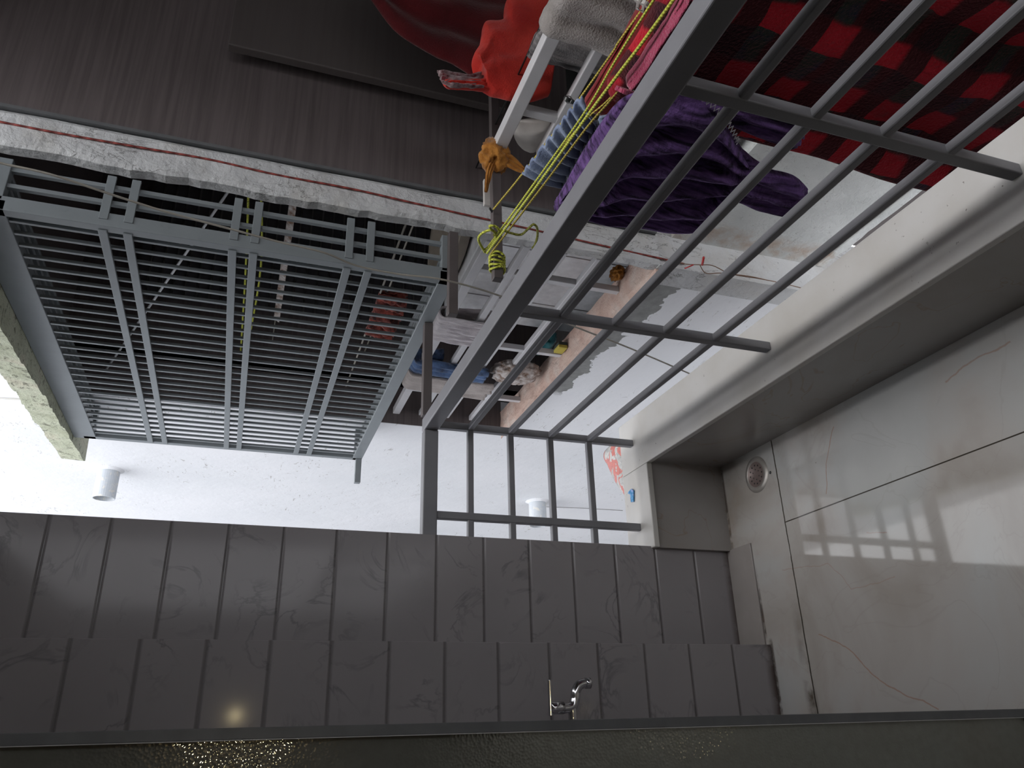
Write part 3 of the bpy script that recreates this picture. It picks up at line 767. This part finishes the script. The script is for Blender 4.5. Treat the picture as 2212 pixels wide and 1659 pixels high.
child(loft('cuff', [S(1045, 190, 1.49), S(1015, 189, 1.49), S(975, 186, 1.49), S(956, 178, 1.49)], [S(1047, 150, 1.52), S(1010, 164, 1.52), S(975, 158, 1.52), S(944, 152, 1.52)], .010, M['cuff'], .008, 4, m=40, seed=12, depth_axis=1), rd)
bm = bmesh.new(); zt = S(760, -90, 1.56)[2]
tube(bm, [(1.95, 1.56, zt + .02), (3.3, 1.56, zt + .02)], .004, 8)
tag(link('garment_line', bm, M['cord'], smooth=True), 'pale line above the scarlet garment inside the nearer balcony opposite', 'cord')
# dark board in front of the laminate panel
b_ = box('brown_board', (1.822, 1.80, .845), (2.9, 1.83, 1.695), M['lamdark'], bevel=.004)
tag(b_, 'dark brown rectangular board standing off the wood-grain wall, partly behind the scarlet garment', 'board')
for z in (1.0, 1.5): box('standoff', (2.2, 1.83, z), (2.25, 1.871, z + .05), M['frame'], b_)
# things behind the opposite handrail
g0 = at(1190, 105, 0, 1.62); g1 = at(1245, 250, 0, 1.62)
gc = drape('grey_cloth', 1.25, 1.40, 1.62, .93, .20, .18, M['greycloth'], rad=.012, fold=.014, nf=2, seed=31, thick=.004)
tag(gc, 'grey striped cloth hanging just behind the opposite railing below the grey towel', 'cloth')
ln = bmesh.new(); tube(ln, [(1.62, -2.6, .930), (1.62, 1.87, .930)], .0025, 6)
tag(link('inner_line', ln, M['black'], smooth=True), 'thin dark line behind the opposite railing that carries the striped cloth', 'cord')
w_ = loft('white_cushion', [at(1112, 262, 0, 1.62), at(1110, 290, 0, 1.62), at(1125, 312, 0, 1.62), at(1150, 320, 0, 1.62)], [at(1190, 262, 0, 1.62), at(1182, 275, 0, 1.62), at(1170, 300, 0, 1.62), at(1158, 316, 0, 1.62)], .03, M['whitedull'], .001, 1, m=40)
tag(w_, 'whitish rounded cushion on the floor rack behind the opposite railing', 'cushion')
# rack that carries the cushion
rk = thing('floor_rack', 'dark low rack behind the opposite railing', 'rack', (1.7, 1.45, -.02))
box('rack_top', (1.60, 1.25, .70), (1.95, 1.62, .715), M['black'], rk)
for (x, y) in ((1.61, 1.26), (1.94, 1.26), (1.61, 1.61), (1.94, 1.61)): box('leg', (x - .008, y - .008, -.02), (x + .008, y + .008, .70), M['black'], rk)

# ------------------------------------------------------------ washing on the sill railing
def dr(name, y0, y1, z, df, db, mat, label, seed, x=1.45, fold=.006, nf=3, rad=.024, thick=.006, cat='towel', **kw):
    o = drape(name, y0, y1, x, z, df, db, mat, rad=rad, fold=fold, nf=nf, seed=seed, thick=thick, **kw); return tag(o, label, cat)
dr('mauve_cloth', 2.50, 2.685, .885, .25, .2, M['towel2'], 'crumpled pale mauve cloth on the sill railing, nearest the rounded beige tub', 3, fold=.011, nf=6, bottomwave=.03)
dr('navy_cloth', 2.90, 3.01, .880, .30, .10, M['navy'], 'navy and blue cloth squeezed between the mauve cloth and the beige towel', 13, fold=.010, nf=3, thick=.03, rad=.02)
dr('beige_towel', 3.03, 3.17, .885, .36, .25, M['towel3'], 'thick beige towel on the far part of the sill railing', 23, fold=.006, nf=1.5, rad=.03, thick=.014, bottomwave=.03)
o = blob('printed_cloth', 1.445, 2.93, .43, .035, .085, .095, M['crumple'], .35, 2.6, 5)
tag(o, 'crumpled brown and white printed cloth stuffed through the lower sill railing', 'cloth')
o = blob('teal_cloth', 1.545, 2.80, .345, .04, .08, .045, M['teal'], .3, 1.6, 9)
tag(o, 'dark teal cloth lying behind the sill railing', 'cloth')
sp = thing('scouring_sponge', 'black and yellow scouring sponge standing on the pink sill', 'sponge', (1.46, 2.70, .305))
box('scourer', (1.452, 2.63, .305), (1.466, 2.69, .345), M['spongeb'], sp, bevel=.003)
box('foam', (1.438, 2.63, .305), (1.452, 2.69, .345), M['spongey'], sp, bevel=.003)
o = blob('rag_in_corner', 1.49, 2.12, .325, .02, .03, .02, M['orange'], .5, 2, 2); tag(o, 'small ochre rag in the near corner of the pink sill', 'rag')
bm = bmesh.new()
ring_lathe(bm, [(.001, .0), (.030, .0), (.034, .03), (.030, .06), (.018, .075), (.016, .09), (.001, .092)], (1.50, 2.46, .56), 'z', 20)
tag(link('clear_bottle', bm, simple('cloudy_plastic', (.5, .5, .52), .15), smooth=True), 'small cloudy plastic bottle hooked behind the sill railing', 'bottle')
# white washing machine with a tub on top
wm = thing('washing_machine', 'white boxy washing machine behind the sill railing', 'washing machine', (1.85, 2.45, -.02))
box('body', (1.60, 2.05, -.02), (2.15, 2.79, .80), M['white'], wm, bevel=.02)
for y in (2.22, 2.40, 2.58): box('panel_seam', (1.5975, y, .03), (1.6005, y + .003, .77), M['steelgrey'], wm)
bm = bmesh.new(); pr = [(.001, 0), (.20, 0), (.235, .012), (.25, .05), (.262, .052), (.262, .058), (.238, .056), (.19, .012), (.001, .012)]
ring_lathe(bm, pr, (0, 0, 0), 'z', 40)
o = link('beige_tub', bm, M['beige'], smooth=True); o.location = (1.88, 2.52, .80); o.scale = (1, 1.25, 1)
tag(o, 'shallow beige plastic tub on top of the white washing machine', 'tub')
# dark ribbed shutter deep inside
sh = thing('ribbed_shutter', 'dark ribbed shutter seen through the end of the cage', 'shutter', (2.4, 3.5, .4))
box('shutter_panel', (1.9, 3.50, .40), (2.95, 3.52, 2.10), M['shutter'], sh)
z = .45
while z < 2.08:
    box('rib', (1.9, 3.492, z), (2.95, 3.50, z + .008), M['steelgrey'], sh); z += .055
# ropes and clothes seen inside the farther balcony
for i, (x, z, mat, lab) in enumerate(((1.66, 1.60, M['rope'], 'taut yellow rope inside the caged balcony, the left one of two'), (1.66, 1.575, M['rope'], 'taut yellow rope inside the caged balcony, the right one of two'))):
    bm = bmesh.new(); tube(bm, smoothpath([(x, 1.99, z + .01), (x, 2.7, z - .03 * i), (x, 3.52, z)]), .004, 7); tag(link('inner_rope', bm, mat, smooth=True), lab, 'rope')
bm = bmesh.new(); tube(bm, [(1.72, 1.99, 1.55), (1.50, 3.52, 2.15)], .005, 7)
tag(link('slanting_rope', bm, M['white'], smooth=True), 'white rope slanting across the inside of the caged balcony', 'rope')
o = drape('patterned_cloth', 2.35, 3.3, 1.75, 1.47, .02, .02, M['crumple'], rad=.006, fold=.002, nf=8, seed=41, thick=.003)
bm = bmesh.new(); tube(bm, [(1.75, 1.99, 1.463), (1.75, 3.525, 1.463)], .003, 6)
tag(link('inner_line', bm, M['cord'], smooth=True), 'plain line inside the cage that carries the black and white strip', 'cord')
tag(o, 'narrow black and white patterned strip strung inside the caged balcony', 'cloth')
o = drape('red_print_cloth', 2.60, 2.95, 1.55, 1.10, .10, .1, m_cloth('red_print', (.03, .01, .01), (.36, .09, .07), sc=30), rad=.012, fold=.022, nf=7, seed=43, thick=.004)
tag(o, 'red and cream printed cloth hanging inside the bottom of the cage', 'cloth')
o = drape('red_garment', 1.98, 2.2, 1.75, 1.02, .14, .1, M['maroon'], rad=.012, fold=.010, nf=2, seed=44, thick=.004)
tag(o, 'dark red cloth just inside the near end of the cage', 'cloth')
for z in (1.105, 1.025):
    bm = bmesh.new(); xx = 1.55 if z > 1.1 else 1.75
    tube(bm, [(xx, 1.99, z - .008), (xx, 3.525, z - .008)], .004, 6)
    tag(link('inner_line', bm, M['cord'], smooth=True), 'plain line inside the cage that carries the %s cloth' % ('red printed' if z > 1.1 else 'dark red'), 'cord')

# ------------------------------------------------------------ cables
def cable(name, pts, r, mat, label, k=8):
    bm = bmesh.new(); tube(bm, smoothpath(pts, k), r, 7); return tag(link(name, bm, mat, smooth=True), label, 'cable')
cable('slack_cable', [at(x, y, 0, 1.14) for x, y in ((-60, 330), (0, 352), (110, 377), (240, 420), (360, 458), (480, 490), (600, 522), (700, 546), (770, 574), (860, 592), (960, 605), (1085, 641), (1240, 705), (1360, 752), (1480, 803), (1500, 812))],
      .0028, M['cord'], 'long pale cable slanting in front of the cage and down past the handrail')
cable('red_cable', [at(x, y, 1, 1.868) for x, y in ((-40, 253), (0, 263), (140, 290), (300, 318), (450, 344), (600, 378), (760, 408), (900, 440), (1039, 471), (1200, 507), (1330, 537), (1440, 561), (1478, 570))],
      .003, M['redcable'], 'red twisted cable fixed down the white plaster pillar')
cable('twin_wire', [at(x, y, 0, 1.372) for x, y in ((1445, 560), (1478, 570), (1512, 572), (1540, 574), (1580, 592), (1640, 602), (1690, 612), (1738, 624))], .0016, M['wire'], 'brown wire running down the lower facade, the straighter of the pair')
cable('twin_wire', [at(x, y, 0, 1.370) for x, y in ((1512, 572), (1525, 590), (1560, 590), (1620, 597), (1660, 606))], .0016, M['wire'], 'brown wire with a loose loop on the lower facade')
bm = bmesh.new(); tube(bm, [at(1520, 556, 0, 1.365), at(1517, 572, 0, 1.365)], .004, 8); tube(bm, [at(1479, 580, 0, 1.365), at(1498, 572, 0, 1.365)], .0022, 8)
tag(link('cable_joint', bm, M['redplastic'], smooth=True), 'small red taped joint where the brown wires meet', 'cable joint')
cable('facade_wire', [at(x, y, 0, 1.377) for x, y in ((-60, 857), (0, 860), (60, 863), (92, 862))], .004, M['coping'], 'pale cable running up the white facade at the left edge of the photo')
cable('facade_wire', [at(x, y, 0, 1.377) for x, y in ((1180, 1095), (1260, 1098), (1345, 1103))], .002, M['steelgrey'], 'hairline wire on the white facade below the end railing')

# ------------------------------------------------------------ waste pipes on the facade
def pipe(y, z, label):
    t = thing('waste_pipe', label, 'pipe', (XF, y, z))
    bm = bmesh.new(); R_ = .058
    rr = ring_lathe(bm, [(R_, 0), (R_, -.165), (R_ - .005, -.165), (R_ - .005, -.01)], (0, 0, 0), 'x', 32)
    link('pipe_tube', bm, M['pvc'], t, smooth=False)
    bm = bmesh.new(); ring_lathe(bm, [(.001, -.012), (R_ - .005, -.012)], (0, 0, 0), 'x', 24); link('pipe_inside', bm, M['pvcin'], t)
    bm = bmesh.new(); n = 40; r0 = [bm.verts.new((-.012, R_ * math.cos(a), R_ * math.sin(a))) for a in [2 * math.pi * k / n for k in range(n)]]
    r1_ = [bm.verts.new((.001, (R_ + .028 + .014 * noise.noise(Vector((math.cos(a) * 2, math.sin(a) * 2, y)))) * math.cos(a), (R_ + .022) * math.sin(a))) for a in [2 * math.pi * k / n for k in range(n)]]
    for k in range(n): bm.faces.new((r0[k], r0[(k + 1) % n], r1_[(k + 1) % n], r1_[k]))
    link('plaster_collar', bm, M['facade'], t, smooth=True)
pipe(4.655, 2.24, 'short grey waste pipe sticking out of the white facade above the tiled wall edge')
pipe(4.69, -.34, 'short grey waste pipe seen through the end railing')

# ------------------------------------------------------------ tap
tp = thing('tap', 'chrome wall tap with a curved spout and lever, against the tiled wall', 'tap', (0, 1.85, .70))
k_ = 1.0
TY = 1.85
bm = bmesh.new(); ring_lathe(bm, [(.0105, 0), (.0105, .045)], (0, TY, .705), 'x', 20); tube(bm, [(.0, TY, .705), (.05, TY, .705)], .009, 14)
child(link('inlet', bm, M['chrome'], smooth=True), tp)
bm = bmesh.new(); ring_lathe(bm, [(.001, -.002), (.024, -.002), (.022, .004), (.012, .007)], (.0, TY, .705), 'x', 24); child(link('flange', bm, M['chrome'], smooth=True), tp)
bm = bmesh.new(); tube(bm, smoothpath([(.040, TY, .752), (.041, TY, .725), (.045, TY, .705), (.060, TY, .697), (.078, TY, .694), (.092, TY, .684), (.097, TY, .668)], 6), .0115, 16)
child(link('spout', bm, M['chrome'], smooth=True), tp)
bm = bmesh.new(); ring_lathe(bm, [(.001, .0), (.013, .0), (.013, .012), (.001, .012)], (.0965, TY, .655), 'z', 20); child(link('aerator', bm, M['chrome'], smooth=True), tp)
bm = bmesh.new(); ring_lathe(bm, [(.001, .0), (.014, .0), (.014, .028), (.011, .032), (.001, .032)], (.042, TY, .728), 'z', 24); child(link('valve_cap', bm, M['chrome'], smooth=True), tp)
bm = bmesh.new(); bx(bm, (.024, TY - .006, .758), (.105, TY + .006, .7645)); child(link('lever', bm, M['chrome'], bevel=.002), tp)

# ------------------------------------------------------------ floor drain
dr_ = thing('floor_drain', 'round perforated steel floor drain near the parapet corner', 'drain', (.706, 1.94, 0))
bm = bmesh.new(); ring_lathe(bm, [(.001, .0015), (.036, .0015), (.038, .004), (.052, .003), (.056, .0005)], (0, 0, 0), 'z', 40); o = link('drain_grate', bm, simple('stained_steel', (.22, .17, .16), .4, .3), dr_, smooth=True)
bm = bmesh.new(); ring_lathe(bm, [(.038, .002), (.040, .0048), (.050, .0042), (.057, .0006)], (0, 0, 0), 'z', 40); link('drain_rim', bm, simple('stained_rim', (.33, .31, .29), .35, .4), dr_, smooth=True)
for i in range(12):
    a = i / 12 * 6.283; bm = bmesh.new(); ring_lathe(bm, [(.0002, .0022), (.0028, .0022)], (.029 * math.cos(a), .029 * math.sin(a), 0), 'z', 10); link('drain_hole', bm, M['black'], dr_)
for i in range(6):
    a = i / 6 * 6.283; bm = bmesh.new(); ring_lathe(bm, [(.0002, .0022), (.0022, .0022)], (.016 * math.cos(a), .016 * math.sin(a), 0), 'z', 10); link('drain_hole', bm, M['black'], dr_)
bm = bmesh.new(); ring_lathe(bm, [(.0002, .003), (.005, .001)], (.692, 1.873, 0), 'z', 10); tag(link('screw_head', bm, M['black']), 'tiny black dot beside the floor drain', 'screw')

# ------------------------------------------------------------ litter on and beyond the parapet
bm = bmesh.new(); g = []
A0 = [at(x, y, 2, .262) for x, y in ((1332, 952), (1310, 952), (1291, 975), (1290, 985))]
out = smoothpath([at(x, y, 2, .262) for x, y in ((1318, 950), (1289, 978), (1298, 1005), (1312, 1035), (1328, 1060), (1350, 1085))], 6)
inn = smoothpath([at(x, y, 2, .262) for x, y in ((1352, 948), (1354, 978), (1355, 1005), (1356, 1035), (1357, 1060), (1358, 1085))], 6)
for a, b in zip(out, inn):
    g.append([bm.verts.new(a.lerp(b, t / 8) + Vector((0, 0, -.03 * (1 - t / 8) ** 2 + .004 * noise.noise(a * 20 + Vector((t, 0, 0)))))) for t in range(9)])
for p, q in zip(g[:-1], g[1:]):
    for j in range(8): bm.faces.new((p[j], p[j + 1], q[j + 1], q[j]))
tag(link('printed_sheet', bm, M['paper'], smooth=True, solid=.003), 'curved red and grey printed sheet sticking out behind the parapet corner', 'printed sheet')
bm = bmesh.new(); pts = [at(x, y, 2, PZ + .002) for x, y in ((1360, 1062), (1366, 1056), (1370, 1060), (1370, 1084), (1365, 1085), (1363, 1068), (1358, 1066))]
lo = [bm.verts.new(p) for p in pts]; hi = [bm.verts.new(p + Vector((0, 0, .004))) for p in pts]; n = len(pts)
bm.faces.new(lo[::-1]); bm.faces.new(hi)
for i in range(n): bm.faces.new((lo[i], lo[(i + 1) % n], hi[(i + 1) % n], hi[i]))
tag(link('sweet_wrapper', bm, M['wrap']), 'torn blue sweet wrapper on the white coping', 'wrapper')

# ------------------------------------------------------------ lamp behind us, mirrored in the tiles and the door
lamp = thing('wall_lamp', 'small warm bulb on the wall behind the viewer', 'lamp', (.12, -2.6, 1.37))
hit = at(508, 1546, 1, 2.0); mir = Vector((CAM.x, 4.0, CAM.z)); dd = (hit - mir).normalized()
L_ = mir + dd * ((-2.45 - mir.y) / dd.y)
lamp.location = (L_.x, -2.6, L_.z)
bm = bmesh.new(); bmesh.ops.create_uvsphere(bm, u_segments=24, v_segments=16, radius=.020); o = link('bulb', bm, None, lamp, smooth=True); o.location = (0, .15, 0)
em = NT('lamp_glow'); em.base((0, 0, 0), .5); em.b.inputs['Emission Color'].default_value = (1, .82, .45, 1); em.b.inputs['Emission Strength'].default_value = 260; o.data.materials.append(em.m)
bm = bmesh.new(); ring_lathe(bm, [(.001, 0), (.04, 0), (.04, .02), (.016, .03), (.016, .125), (.001, .125)], (0, 0, 0), 'y', 24); link('lamp_holder', bm, M['whitedull'], lamp, smooth=False)
